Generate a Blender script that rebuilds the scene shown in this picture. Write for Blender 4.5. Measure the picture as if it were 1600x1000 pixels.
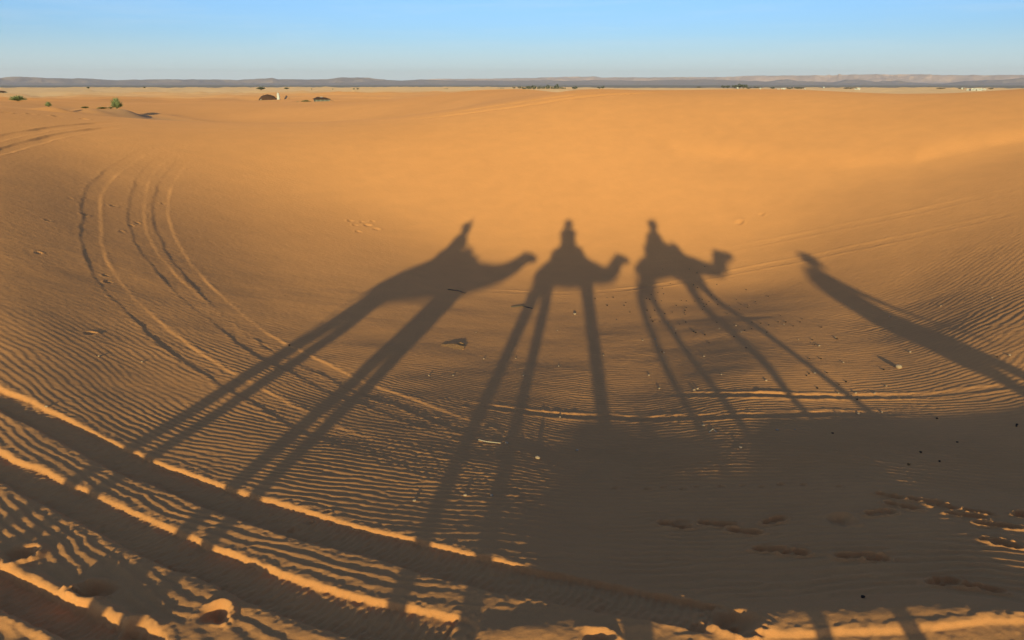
import bpy, bmesh, math, random
import numpy as np
from mathutils import Vector, Matrix
random.seed(7); RNG = np.random.default_rng(7)
scene = bpy.context.scene
COL = scene.collection
for o in list(bpy.data.objects): bpy.data.objects.remove(o)

# ------------------------------------------------------------------ camera, sky, sun, exposure
PITCH = math.radians(17.6); FPX = 1164.0
cam_d = bpy.data.cameras.new('camera'); cam = bpy.data.objects.new('camera', cam_d); COL.objects.link(cam)
cam_d.sensor_width = 36; cam_d.lens = 36 * FPX / 1600; cam_d.clip_start = 0.05; cam_d.clip_end = 60000
cam.location = (0, 0, 0); cam.rotation_euler = (math.pi / 2 - PITCH, 0, 0)
scene.camera = cam
SUN_EL = math.radians(10.2); SUN_AZ = math.radians(4.55)          # azimuth in which shadows fall
SDIR = np.array([math.cos(SUN_EL) * math.sin(SUN_AZ), math.cos(SUN_EL) * math.cos(SUN_AZ), -math.sin(SUN_EL)])
sd = bpy.data.lights.new('sun', 'SUN'); sun = bpy.data.objects.new('sun', sd); COL.objects.link(sun)
sd.energy = 2.72; sd.angle = math.radians(0.53); sd.color = (1.0, 0.905, 0.415)
sun.rotation_euler = Vector(SDIR.tolist()).to_track_quat('-Z', 'Y').to_euler()
world = bpy.data.worlds.new('World'); scene.world = world; world.use_nodes = True
wn = world.node_tree.nodes; wl = world.node_tree.links; wn.clear()
w_out = wn.new('ShaderNodeOutputWorld'); w_bg = wn.new('ShaderNodeBackground'); w_sky = wn.new('ShaderNodeTexSky')
w_sky.sky_type = 'NISHITA'; w_sky.sun_disc = False; w_sky.sun_elevation = SUN_EL
w_sky.sun_rotation = SUN_AZ + math.pi; w_sky.altitude = 700; w_sky.air_density = 0.75; w_sky.dust_density = 1.8; w_sky.ozone_density = 2.5
w_bg.inputs['Strength'].default_value = 0.106
# thin high cirrus, a few pale streaks low in the sky
w_tc = wn.new('ShaderNodeTexCoord'); w_map = wn.new('ShaderNodeMapping'); w_map.inputs['Scale'].default_value = (3.0, 3.0, 42.0)
w_map.inputs['Rotation'].default_value = (0.0, 0.03, 0.0)
w_no = wn.new('ShaderNodeTexNoise'); w_no.inputs['Scale'].default_value = 1.7; w_no.inputs['Detail'].default_value = 6; w_no.inputs['Roughness'].default_value = 0.62
w_cr = wn.new('ShaderNodeValToRGB'); w_cr.color_ramp.elements[0].position = 0.50; w_cr.color_ramp.elements[1].position = 0.80
w_cr.color_ramp.elements[1].color = (0.18, 0.18, 0.18, 1)
w_mix = wn.new('ShaderNodeMixRGB'); w_mix.inputs['Color2'].default_value = (4.6, 5.1, 5.3, 1)
wl.new(w_tc.outputs['Generated'], w_map.inputs['Vector']); wl.new(w_map.outputs['Vector'], w_no.inputs['Vector'])
wl.new(w_no.outputs['Fac'], w_cr.inputs['Fac']); wl.new(w_cr.outputs['Color'], w_mix.inputs['Fac'])
w_ti = wn.new('ShaderNodeMixRGB'); w_ti.blend_type = 'MULTIPLY'; w_ti.inputs['Fac'].default_value = 1; w_ti.inputs['Color2'].default_value = (.73, .89, 1.04, 1)
w_se = wn.new('ShaderNodeSeparateXYZ'); wl.new(w_tc.outputs['Generated'], w_se.inputs['Vector'])
w_mr = wn.new('ShaderNodeMapRange'); w_mr.interpolation_type = 'SMOOTHSTEP'; w_mr.inputs['From Min'].default_value = 0.07; w_mr.inputs['From Max'].default_value = -0.01; w_mr.inputs['To Min'].default_value = 0; w_mr.inputs['To Max'].default_value = .74
wl.new(w_se.outputs['Z'], w_mr.inputs['Value'])
w_hz = wn.new('ShaderNodeMixRGB'); w_hz.inputs['Color2'].default_value = (5.1, 6.0, 6.2, 1)          # the pale dusty air near the horizon, all round
wl.new(w_sky.outputs['Color'], w_ti.inputs['Color1']); wl.new(w_ti.outputs['Color'], w_hz.inputs['Color1']); wl.new(w_mr.outputs['Result'], w_hz.inputs['Fac'])
wl.new(w_hz.outputs['Color'], w_mix.inputs['Color1']); wl.new(w_mix.outputs['Color'], w_bg.inputs['Color'])
wl.new(w_bg.outputs['Background'], w_out.inputs['Surface'])
scene.view_settings.view_transform = 'Standard'; scene.view_settings.look = 'None'
scene.view_settings.gamma = 1; scene.view_settings.use_curve_mapping = False
scene.view_settings.exposure = 0.75
scene.render.resolution_x = 1024; scene.render.resolution_y = 640
scene.render.engine = 'CYCLES'

# ------------------------------------------------------------------ helpers
def ray(x, y):
    """direction of the photograph's pixel (1600 x 1000) seen from the rider's phone at the origin"""
    dx = x - 800.0; dy = y - 500.0
    d = np.array([dx, FPX * math.cos(PITCH) - dy * math.sin(PITCH), -FPX * math.sin(PITCH) - dy * math.cos(PITCH)])
    return d / np.linalg.norm(d)

def hsh(ix, iy, seed):
    n = (ix.astype(np.int64) * 374761393 + iy.astype(np.int64) * 668265263 + seed * 1442695041) & 0xffffffff
    n = ((n ^ (n >> 13)) * 1274126177) & 0xffffffff
    return ((n ^ (n >> 16)) & 0xffffff) / float(0xffffff) * 2 - 1

def noise(x, y, seed=0):
    ix = np.floor(x); iy = np.floor(y); fx = x - ix; fy = y - iy
    fx = fx * fx * fx * (fx * (fx * 6 - 15) + 10); fy = fy * fy * fy * (fy * (fy * 6 - 15) + 10)
    a = hsh(ix, iy, seed); b = hsh(ix + 1, iy, seed); c = hsh(ix, iy + 1, seed); d = hsh(ix + 1, iy + 1, seed)
    return (a * (1 - fx) + b * fx) * (1 - fy) + (c * (1 - fx) + d * fx) * fy

def fbm(x, y, seed=0, oct=4, gain=0.5):
    s = 0; a = 1
    for k in range(oct):
        s = s + a * noise(x * 2 ** k + 17.3 * k, y * 2 ** k - 9.1 * k, seed + k); a *= gain
    return s

def sm(a, b, x):
    t = np.clip((x - a) / (b - a), 0, 1); return t * t * (3 - 2 * t)

# ------------------------------------------------------------------ the lie of the land: height profiles (distance, z) along compass bearings
COLS = {
-180: [(0.3,-2.95),(3,-2.95),(8,-3.0),(20,-3.1),(60,-3.6),(110,-4),(200,-5)],
-100: [(0.3,-2.95),(3,-2.95),(8,-3.0),(20,-2.9),(60,-3.2),(110,-4),(200,-5)],
-60: [(0.3,-2.95),(3.5,-2.98),(8,-3.0),(20,-2.4),(45,-1.2),(110,-2.5),(200,-4)],
-36: [(0.3,-2.95),(3.5,-3.02),(6,-3.18),(8,-3.22),(10,-3.12),(13,-2.80),(17,-2.28),(21,-1.80),(25,-1.38),(30,-.93),(36,-.68),(45,-1.2),(60,-1.5),(100,-1.8),(200,-2.8)],
-28: [(0.3,-2.95),(3.5,-3.02),(6,-3.25),(8,-3.40),(10,-3.43),(13,-3.30),(17,-2.98),(21,-2.58),(25,-2.08),(28,-1.64),(31,-1.41),(36,-1.28),(39,-1.36),(45,-1.9),(58,-2.62),(68,-2.36),(80,-2.4),(110,-2.9),(200,-3.3)],
-19: [(0.3,-2.95),(3.5,-3.0),(6,-3.27),(8,-3.50),(10,-3.64),(13,-3.76),(17,-3.74),(21,-3.45),(25,-2.90),(28,-2.28),(30.5,-1.85),(33,-1.66),(36,-1.62),(40,-1.95),(48,-3.1),(60,-4.1),(84,-3.68),(97,-2.9),(108,-2.72),(135,-3.4),(200,-4.2)],
-10: [(0.3,-2.95),(3.5,-2.98),(6,-3.3),(8,-3.57),(10,-3.78),(13,-4.00),(17,-4.17),(20,-4.13),(23.5,-3.78),(26,-3.18),(28.5,-2.40),(30.5,-1.93),(32.5,-1.68),(36,-1.52),(40,-1.72),(46,-2.4),(58,-3.2),(72,-2.9),(84,-2.25),(95,-2.2),(130,-3.2),(200,-3.9)],
0: [(0.3,-2.95),(3.6,-2.96),(6,-3.34),(8,-3.64),(10,-3.91),(13,-4.25),(16,-4.53),(18.5,-4.64),(20.5,-4.56),(22,-4.22),(23.3,-3.82),(25.5,-2.98),(28,-2.05),(31,-1.25),(34,-.85),(40,-.78),(50,-.9),(60,-.95),(80,-.8),(95,-1.1),(130,-2.5),(200,-4)],
5: [(0.3,-2.95),(3.65,-2.95),(4.4,-3.09),(4.8,-3.165),(6,-3.385),(7,-3.56),(8,-3.70),(10,-3.93),(13,-4.28),(16,-4.60),(18.5,-4.74),(20.3,-4.66),(21.7,-4.34),(23,-3.93),(25,-3.10),(27,-2.28),(29,-1.55),(31,-.95),(33,-.5),(35,-.32),(40,-.3),(50,-.5),(62,-.75),(90,-1.6),(130,-3),(200,-4.5)],
10: [(0.3,-2.95),(3.7,-2.94),(4.4,-3.075),(5,-3.183),(5.6,-3.288),(6.5,-3.453),(7.5,-3.61),(8.5,-3.735),(9.5,-3.85),(10.5,-3.96),(12,-4.12),(14,-4.34),(16,-4.54),(18,-4.69),(19.6,-4.66),(21,-4.42),(22.5,-3.97),(24.5,-3.15),(26.5,-2.35),(28.5,-1.65),(30.5,-1.03),(32.5,-.54),(34.5,-.35),(40,-.31),(50,-.6),(62,-1.2),(90,-2.6),(130,-3.6),(200,-4.5)],
19: [(0.3,-2.95),(3.85,-2.91),(4.4,-3.01),(5,-3.09),(5.6,-3.17),(6.5,-3.285),(7.5,-3.40),(8.5,-3.49),(9.2,-3.54),(10.5,-3.68),(12,-3.87),(14,-4.12),(16,-4.36),(17.6,-4.47),(19.3,-4.30),(21.5,-3.85),(23.5,-3.1),(25.3,-2.42),(27.5,-1.68),(30,-.95),(32,-.5),(34,-.34),(42,-.3),(55,-1.0),(90,-3),(200,-4.5)],
28: [(0.3,-2.95),(3,-2.90),(3.95,-2.82),(4.4,-2.89),(5,-2.94),(5.6,-3.01),(6.5,-3.135),(7.5,-3.32),(8.5,-3.50),(9.3,-3.555),(10.5,-3.64),(12,-3.74),(14,-3.84),(16,-3.78),(18.5,-3.42),(21,-2.90),(23,-2.44),(24,-2.17),(26,-1.50),(28,-.97),(30,-.6),(32,-.42),(34.5,-.39),(42,-.5),(60,-1.4),(90,-3),(200,-4.5)],
36: [(0.3,-2.95),(3,-2.86),(4.15,-2.70),(4.6,-2.80),(5.6,-2.93),(6.5,-3.09),(7.5,-3.255),(8.5,-3.375),(9.5,-3.43),(10.4,-3.42),(12,-3.36),(14,-3.24),(16,-3.02),(18.5,-2.60),(21,-2.13),(23.5,-1.68),(25.4,-1.33),(27.2,-.93),(29,-.55),(31,-.27),(34,-.12),(38,-.08),(46,-.2),(60,-.9),(80,-2),(200,-4.5)],
60: [(0.3,-2.95),(3,-2.84),(4.5,-2.77),(7,-2.62),(12,-2.45),(20,-1.6),(40,-.3),(60,-1),(110,-3),(200,-4.5)],
100: [(0.3,-2.95),(4,-2.7),(6,-2.35),(12,-2.2),(30,-1.8),(60,-2.8),(110,-4),(200,-5)],
180: [(0.3,-2.95),(3,-2.95),(8,-3.0),(20,-3.1),(60,-3.6),(110,-4),(200,-5)],
}
def spline(x, y, xi):
    x = np.array(x, float); y = np.array(y, float); h = np.diff(x); m = np.diff(y) / h
    d = np.zeros_like(y); d[0] = m[0]; d[-1] = m[-1]
    for i in range(1, len(x) - 1): d[i] = (m[i-1] * h[i] + m[i] * h[i-1]) / (h[i] + h[i-1])
    k = np.clip(np.searchsorted(x, xi, side='right') - 1, 0, len(x) - 2); t = np.clip((xi - x[k]) / h[k], 0, 1)
    return (2*t**3 - 3*t**2 + 1) * y[k] + (t**3 - 2*t**2 + t) * h[k] * d[k] + (-2*t**3 + 3*t**2) * y[k+1] + (t**3 - t**2) * h[k] * d[k+1]
NR = 760; LR0 = math.log(.3); LR1 = math.log(200.)
_lr = np.linspace(LR0, LR1, NR); AZS = np.arange(-180, 180.01, .5)
def _table():
    az = sorted(COLS); T = np.array([spline([p[0] for p in COLS[a]], [p[1] for p in COLS[a]], np.exp(_lr)) for a in az])
    k = np.exp(-.5 * (np.arange(-14, 15) / 4.5) ** 2); k /= k.sum()
    T = np.array([np.convolve(np.pad(r, 14, 'edge'), k, 'valid') for r in T])
    return np.array([spline(az, T[:, j], AZS) for j in range(NR)]).T
TAB = _table()
def cub(p0, p1, p2, p3, t): return p1 + .5 * t * (p2 - p0 + t * (2*p0 - 5*p1 + 4*p2 - p3 + t * (3*(p1 - p2) + p3 - p0)))

# places far out where something stands: (px, py of its foot in the photograph, distance) -> the ground there is levelled to it
FLAT = []
def spot(px, py, R, rad):
    d = ray(px, py); s = R / math.hypot(d[0], d[1]); p = (d[0] * s, d[1] * s, d[2] * s); FLAT.append((p[0], p[1], p[2], rad)); return p

def z_base(X, Y):
    R = np.maximum(np.hypot(X, Y), .3); a = np.degrees(np.arctan2(X, Y))
    u = (a + 180) / .5; v = np.clip((np.log(R) - LR0) / (LR1 - LR0) * (NR - 1), 0, NR - 1.001)
    i = np.floor(u).astype(int); fu = u - i; j = np.floor(v).astype(int); fv = v - j; n = len(AZS) - 1
    rows = []
    for di in (-1, 0, 1, 2):
        ii = (i + di) % n
        rows.append(cub(*[TAB[ii, np.clip(j + dj, 0, NR - 1)] for dj in (-1, 0, 1, 2)], fv))
    z = cub(*rows, fu)
    far = R > 55
    if np.any(far):
        x = X[far]; y = Y[far]; r = R[far]
        lev = np.interp(np.log(r), np.log([55, 200, 400, 800, 1500, 2500, 4000, 9000]), [0, -4.2, -5.6, -7.2, -8.8, -12, -13, -13])
        wx = x + 25 * noise(x / 90, y / 90, 5); wy = y + 25 * noise(x / 90, y / 90, 6)
        n1 = 1 - np.abs(noise(wx / 62 + 3, wy / 44, 11)) * 1.9            # crested dunes
        n2 = 1 - np.abs(noise(wx / 25, wy / 18, 12)) * 1.7
        n3 = noise(x / 330, y / 240, 13)
        amp = sm(120, 420, r) * (1 - sm(1500, 2400, r))
        dn = (n1 * 2.3 + n2 * 0.9 - 1.2) * amp + n3 * 2.0 * amp
        small = (1 - np.abs(noise(wx / 26 + 7, wy / 15, 14)) * 1.8) * .62 * sm(55, 100, r) * (1 - sm(250, 500, r))
        b = sm(130, 260, r)
        zf = z[far] * (1 - b) + lev * b + dn + small
        for (fx, fy, fz, rad) in FLAT:
            w = np.exp(-(((x - fx) ** 2 + (y - fy) ** 2) / rad ** 2)); zf = zf * (1 - w) + fz * w
        z[far] = zf
    # slip face: a crease with a slightly steeper face above it, on the right of the far wall
    n = (R > 18) & (R < 45) & (a > 8)
    if np.any(n):
        rc = np.interp(a[n], [8, 13, 19, 24, 28, 32, 36, 50], [28.5, 26.8, 25.4, 24.6, 24.2, 24.8, 26.0, 27])
        q = R[n] - rc + .35 * noise(X[n] / 2.2, Y[n] / 2.2, 31)
        f = np.where(q < 0, -.12 * np.exp(-(q / 2.2) ** 2), -.12 * np.exp(-(q / .6) ** 2) + .045 * sm(0, 1.1, q) * (1 - sm(1.6, 7, q)))
        z[n] += f * sm(8, 15, a[n])
    return z

def hit(px, py):
    r = ray(px, py); t = np.exp(np.linspace(0, math.log(250), 5000)); z = z_base(r[0] * t, r[1] * t)
    k = int(np.argmax(r[2] * t < z)); k = k if k > 0 else len(t) - 1
    return r[:2] * t[k]

# ------------------------------------------------------------------ wheel ruts, footprints
def poly(pts, n=None):
    """smooth world polyline through photograph pixels"""
    P = np.array([hit(*p) if len(p) == 2 else p[:2] for p in pts]); s = np.r_[0, np.cumsum(np.hypot(*np.diff(P, axis=0).T))]
    m = max(12, int(s[-1] / .12)); si = np.linspace(0, s[-1], m)
    Q = np.stack([spline(s, P[:, 0], si), spline(s, P[:, 1], si)], 1); return Q
# pixels, half width, depth, berm, ripple kept, fade-in/out metres
RUTS = [
 ([(-160,555),(0,622),(80,660),(150,697),(250,742),(400,797),(520,832),(640,862),(760,893),(900,922),(1020,950),(1110,968)], .16,.037,.002,.05,0.01),
 ([(-160,655),(0,728),(120,785),(250,846),(330,882),(430,922),(560,962),(700,992)], .16,.037,.002,.05,0.01),
 ([(-60,880),(0,918),(110,972),(220,1012)], .12,.045,.02,.1,0.01),
 ([(232,232),(190,258),(150,295),(143,350),(152,410),(192,465),(258,525),(330,578),(420,628),(520,680),(650,722),(800,780)], .15,.007,.001,.75,4.0),
 ([(262,240),(236,262),(216,310),(220,370),(262,430),(330,490),(405,545),(510,600),(640,650),(780,700)], .14,.006,.001,.75,4.0),
 ([(290,246),(272,268),(254,302),(257,360),(292,420),(345,475),(415,530),(485,566),(555,600),(640,632),(735,668),(830,700),(960,745)], .15,.008,.0008,.6,3.0),
 ([(700,628),(825,645),(930,652),(1060,655),(1180,650),(1300,648),(1450,640)], .07,.011,.007,.5,2.0),
 ([(1040,615),(1150,618),(1250,619),(1350,619),(1450,616),(1540,606),(1620,596)], .06,.012,.009,.3,1.2),
 ([(720,452),(800,457),(900,458),(1000,450),(1100,434),(1200,415),(1290,398),(1400,374),(1500,352),(1640,322)], .13,.005,.010,.5,3.0),
 ([(960,420),(1050,408),(1200,378),(1300,358),(1400,338),(1500,315),(1640,285)], .13,.004,.009,.5,3.0),
 ([(-40,228),(0,216),(60,204),(120,196),(190,190)], .16,.022,.008,.3,2.0),
 ([(-40,246),(0,237),(60,220),(120,207),(200,197)], .16,.024,.008,.3,2.0),
 ([(560,190),(700,181),(800,168),(900,153),(1000,146),(1100,141)], .22,.04,.02,.3,4.0),
 ([(600,188),(720,174),(820,159),(900,148),(980,143)], .22,.04,.02,.3,4.0),
 ([(1130,1010),(1220,1013),(1330,1014),(1450,1008),(1600,990),(1760,965)], .10,.012,.004,.1,0.2),
]
RP = [(poly(r[0]),) + tuple(r[1:]) for r in RUTS]
# camel prints: pixels, radius ; shoe prints: pixels, heading (deg), length
PADS = [(30,868,.105,.055),(150,925,.12,.06),(335,962,.10,.05),(1148,972,.13,.06),(215,985,.09,.03),(1312,812,.09,.03),(1065,815,.07,.025),(930,1000,.08,.03),
        (548,345,.10,.035),(575,352,.12,.04),(588,358,.10,.035),(560,362,.09,.03),(566,347,.08,.03),(582,346,.07,.03),(556,352,.09,.025),(60,395,.06,.02),(110,310,.05,.02),(178,322,.07,.025),(132,335,.07,.025),(75,345,.06,.02),
        (1155,348,.14,.035),(1190,335,.10,.025),(1020,500,.05,.02),(960,763,.035,.014),(1012,764,.035,.016),(1037,762,.03,.014),(1068,764,.04,.014),(1090,760,.03,.012),(1128,760,.035,.012),(1160,759,.03,.01),(1220,757,.035,.014),(1255,758,.03,.012),(1190,761,.03,.01),(1310,760,.03,.012),
        (510,800,.035,.012),(483,812,.04,.014),(455,825,.04,.016),(48,178,.16,.05),(90,182,.16,.05),(130,186,.16,.05),(10,176,.16,.05),(176,187,.15,.04),
        (205,352,.06,.02),(215,348,.06,.02),(190,362,.05,.02),(255,318,.06,.02),(243,325,.05,.02),(165,430,.05,.02),(140,520,.07,.02),(170,440,.06,.02)]
SHOES = [(1055,820,-28,.26),(1120,818,-22,.28),(1165,830,-25,.25),(1205,858,-18,.24),(1210,812,20,.2),(1340,868,-10,.27),(1370,872,-15,.16),(1390,775,-35,.2),(1410,790,-32,.24),(1375,800,8,.24),
         (1445,782,-20,.26),(1470,790,-25,.22),(1510,805,-20,.26),(1560,820,-14,.3),(1530,800,-18,.2),(1570,850,-25,.2),(1555,845,-15,.18),(1490,915,-14,.28),(1530,920,-16,.26),(1480,908,-5,.16),
         (1240,862,-20,.2),(1595,803,30,.16)]
PADW = [(*hit(a, b), r, d) for a, b, r, d in PADS]
SHOEW = [(*hit(a, b), math.radians(h), L) for a, b, h, L in SHOES]

def segdist(X, Y, Q):
    """signed lateral distance to a polyline, running length, total length"""
    best = np.full(X.shape, 1e9); sg = np.zeros_like(X); al = np.zeros_like(X); L = 0
    for k in range(len(Q) - 1):
        a = Q[k]; b = Q[k + 1]; e = b - a; l = math.hypot(*e)
        t = np.clip(((X - a[0]) * e[0] + (Y - a[1]) * e[1]) / (l * l), 0, 1)
        dx = X - a[0] - t * e[0]; dy = Y - a[1] - t * e[1]; d2 = dx * dx + dy * dy; m = d2 < best
        best = np.where(m, d2, best); sg = np.where(m, np.sign(e[0] * dy - e[1] * dx), sg); al = np.where(m, L + t * l, al); L += l
    return np.sqrt(best) * sg, al, L

def detail(X, Y):
    """ruts and prints: height offset and ripple mask"""
    dz = np.zeros_like(X); keep = np.ones_like(X)
    for (Q, w, dep, berm, rk, fade) in RP:
        # coarse cull by polyline chunks
        for c in range(0, len(Q) - 1, 24):
            pass
        x0, y0 = Q.min(0) - .7; x1, y1 = Q.max(0) + .7
        idx = np.nonzero((X > x0) & (X < x1) & (Y > y0) & (Y < y1))[0]
        if not len(idx): continue
        q = Q[::3]; near = np.full(len(idx), 1e9)
        for p in q: near = np.minimum(near, (X[idx] - p[0]) ** 2 + (Y[idx] - p[1]) ** 2)
        idx = idx[near < .85 ** 2]
        if not len(idx): continue
        x = X[idx]; y = Y[idx]; s, al, L = segdist(x, y, Q)
        ww = w * (1 + .10 * noise(al * 1.3, al * 0 + 3, 41)) ; s = s + .018 * noise(al * 3.1, s * 0 + 9, 42) + (.004 * np.abs(np.sin(al * math.pi / .062)) + .006 * noise(al * 14, s * 0 + 5, 40)) * (dep > .03)
        edge = .022 + .0009 * np.hypot(x, y)
        f = np.minimum(1, (al + .01) / (fade + .01)) * np.minimum(1, (L - al + .01) / (fade + .01)); f = np.clip(f, 0, 1)
        f = f * (1 + (.22 if dep > .03 else .65) * noise(al * .9, al * 0 + 4, 43))
        tr = 1 - sm(ww - edge * .5, ww + edge, np.abs(s))
        bm = np.exp(-((np.abs(s) - ww - .055) / .038) ** 2) * (1 + .35 * noise(al * 4, s * 6, 44))
        chev = (.0010 + .003 * (dep > .03)) * np.sin(al * 2 * math.pi / .055 + np.abs(s) * 18) * tr * (1 - sm(5, 22, np.hypot(x, y)))
        dz[idx] += f * (-dep * tr * (1 - dz[idx] / -.1 * .0) + berm * bm) + chev * .8 + (.0015 + .0045 * (dep > .03)) * tr * noise(x * 22, y * 22, 45) + .004 * bm * noise(x * 30, y * 30, 46)
        kk = 1 - np.clip(tr + bm * .9, 0, 1) * (1 - rk) * np.clip(f, 0, 1)
        keep[idx] = np.minimum(keep[idx], kk)
    for (px, py, r, dep) in PADW:
        idx = np.nonzero((np.abs(X - px) < r * 4) & (np.abs(Y - py) < r * 4))[0]
        if not len(idx): continue
        x = X[idx] - px; y = Y[idx] - py; R = np.hypot(x, y * 1.12) / r; an = np.arctan2(y, x)
        R = R * (1 + .22 * noise(an * 1.3 + 5, R * 0 + px * 9, 47))
        sk = np.sin(an * 1.0 + px * 3.1); dz[idx] += -dep * (1 - sm(.35, 1.12, R)) * (1 + .25 * sk) + dep * .42 * np.exp(-((R - 1.35) / .27) ** 2) * np.clip(.6 + .8 * sk + .5 * noise(x * 30, y * 30, 51), 0, 1.6)
        keep[idx] = np.minimum(keep[idx], sm(1.3, 2.3, R))
    for (px, py, h, L) in SHOEW:
        idx = np.nonzero((np.abs(X - px) < .5) & (np.abs(Y - py) < .5))[0]
        if not len(idx): continue
        x = X[idx] - px; y = Y[idx] - py; c = math.cos(h); s = math.sin(h)
        u = (x * c + y * s) / (L * .5); v = (-x * s + y * c) / (.052 * (1 + .0))
        v = v / (1 - .25 * np.exp(-((u + .2) / .3) ** 2))
        R = (np.abs(u) ** 2.6 + np.abs(v) ** 2.2) ** .45
        vd = .55 + .6 * abs(math.sin(px * 7.3 + py * 3.1)); dz[idx] += -.030 * vd * (1 - sm(.72, 1.04, R)) * (1 - .35 * np.exp(-((u + .15) / .22) ** 2)) + .006 * noise(x * 38, y * 38, 52) * np.exp(-((R - 1.1) / .3) ** 2) + .014 * np.exp(-((R - 1.2) / .17) ** 2) + .004 * np.sin(u * 16) * (1 - sm(.6, .9, R))
        keep[idx] = np.minimum(keep[idx], sm(1.1, 1.6, R))
    # small trampled lumps along the crest where the caravan walks, and the lip of their trail
    R = np.hypot(X, Y); A = np.degrees(np.arctan2(X, Y)); rc = np.interp(A, [-10, 0, 11, 22.4, 31.6, 39.7, 60], [3.42, 3.46, 3.56, 3.80, 4.02, 4.30, 5.2]) + .03 * noise(X * 1.6, X * 0 + 8, 49)
    dz += .018 * np.exp(-(np.abs(R - rc) / .13) ** 2.2) * sm(-9, -1, A) * (1 - sm(42, 50, A)) * (1 + .18 * noise(X * 2.3, Y * 2, 50))
    keep = np.minimum(keep, 1 - np.exp(-((R - rc) / .2) ** 2) * sm(-9, -1, A)); t = (1 - sm(3.4, 4.3, R + 0 * X))
    dz += .004 * t * fbm(X * 5, Y * 5, 48, 3)
    keep = np.minimum(keep, 1 - .85 * t * sm(-1.5, .3, X))
    return dz, keep

# ------------------------------------------------------------------ wind ripples: a field of locally aligned waves (gives real forks and dead ends)
GH = .066; GX = np.arange(-17, 17, GH); GY = np.arange(.5, 24, GH)
def ripple_setup():
    X, Y = np.meshgrid(GX, GY, indexing='ij'); R = np.hypot(X, Y); az = np.degrees(np.arctan2(X, Y))
    lam = .082 + .016 * sm(14, 34, np.abs(az)) * sm(6, 11, R) + .014 * noise(X / 1.2, Y / 1.2, 61) + .016 * sm(9, 16, R) + .03 * sm(6, 3.8, R)
    sl = np.interp(az, [-40, -28, -12, 4, 14, 24, 36], [-.62, -.58, -.42, -.16, -.02, .30, .75])
    sr = np.interp(az, [-40, -28, -12, 4, 14, 24, 36], [-.70, -.60, -.48, -.30, -.24, -.22, -.15])
    m = sm(6.5, 12, R); sl = sr * (1 - m) + sl * m + .24 * noise(X / 1.7, Y / 1.3, 62) + .16 * noise(X / .6, Y / .5, 63)
    ph = np.arctan(sl); k = 2 * math.pi / lam; kx = -np.sin(ph) * k; ky = np.cos(ph) * k
    A = np.exp(1j * RNG.uniform(0, 2 * math.pi, X.shape))
    sh = [(i, j) for i in range(-3, 4) for j in range(-3, 4) if (i or j) and i * i + j * j <= 10]
    for it in range(15):
        B = A * .6
        for (i, j) in sh:
            Aj = np.roll(np.roll(A, i, 0), j, 1)
            B = B + Aj * np.exp(1j * (kx * i * GH + ky * j * GH)) * math.exp(-(i * i * .5 + j * j) / 6.0)
        A = B / np.maximum(np.abs(B), 1e-6)
    return kx, ky, A, lam
KX, KY, RA, LAM = ripple_setup()
def ripples(X, Y, keep):
    out = np.zeros_like(X)
    R = np.hypot(X, Y); az = np.degrees(np.arctan2(X, Y))
    ok = (X > GX[3]) & (X < GX[-4]) & (Y > GY[3]) & (Y < GY[-4]) & (np.abs(az) < 48)
    idx = np.nonzero(ok)[0]; x = X[idx]; y = Y[idx]
    u = (x - GX[0]) / GH; v = (y - GY[0]) / GH; iu = np.floor(u).astype(int); iv = np.floor(v).astype(int)
    S = np.zeros(len(idx), complex); L = LAM[iu, iv]
    for di in (-1, 0, 1, 2):
        for dj in (-1, 0, 1, 2):
            a = iu + di; b = iv + dj; dx = x - GX[a]; dy = y - GY[b]
            w = np.exp(-(dx * dx * .7 + dy * dy) / (1.05 * GH) ** 2)
            S += w * RA[a, b] * np.exp(1j * (KX[a, b] * dx + KY[a, b] * dy))
    p = (np.angle(S) / (2 * math.pi) + .30 * noise(x / .42, y / .26, 70) + .15 * noise(x / .16, y / .10, 68) + .10 * noise(x / .07, y / .05, 69)) % 1.0
    # gentle windward side toward the sun, steep lee side
    c = .66
    h = np.where(p < c, .5 - .5 * np.cos(math.pi * (p / c) ** 1.15), .5 + .5 * np.cos(math.pi * ((p - c) / (1 - c)) ** .92)) - .5
    r = R[idx]; a = az[idx]
    amp = (.094 + .026 * sm(9, 6, r)) * L * (1 + .35 * noise(x / .9, y / .6, 64)) * (.75 + .25 * noise(x / 3.5, y / 3, 65))
    lim = np.interp(a, [-40, -28, -15, 0, 10, 20, 30, 38], [15.5, 14.5, 14.5, 15.5, 16, 17.5, 21.5, 23.5])
    amp *= np.maximum(1 - sm(.62, 1.05, r / lim + .10 * noise(x / 2.5, y / 2.5, 66)), .09 * (1 - sm(19, 23, r)))
    amp *= 1 + .85 * sm(6, 14, a) * (1 - sm(7, 9, r))
    amp *= (.80 + .35 * sm(-5, -25, a)) * (1 - .30 * sm(7, 11, r))
    amp *= np.clip(np.abs(S) * 1.6, .35, 1)
    amp *= 1 - .65 * np.clip(.5 + 1.2 * noise(x / 1.7 + 5, y / 1.2, 67) - .75, 0, 1)
    # coarser ripples close by on the left
    out[idx] = h * amp * keep[idx] * 1.02
    return out

def ground(X, Y):
    X = np.asarray(X, float).ravel(); Y = np.asarray(Y, float).ravel()
    z = z_base(X.copy(), Y.copy()); n = np.hypot(X, Y) < 75
    if np.any(n):
        x = X[n]; y = Y[n]; d, keep = detail(x, y); r = np.hypot(x, y)
        z[n] += d + ripples(x, y, keep) + .011 * fbm(x / 1.9, y / 1.5, 71, 3) * sm(2, 5, r) * (1 - sm(20, 26, r) * .5) * (1 - .6 * sm(14, 18, r)) + .0016 * noise(x * 26, y * 26, 72) * (1 - sm(6, 10, r))
    return z
def gz(x, y): return float(ground([x], [y])[0])

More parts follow.
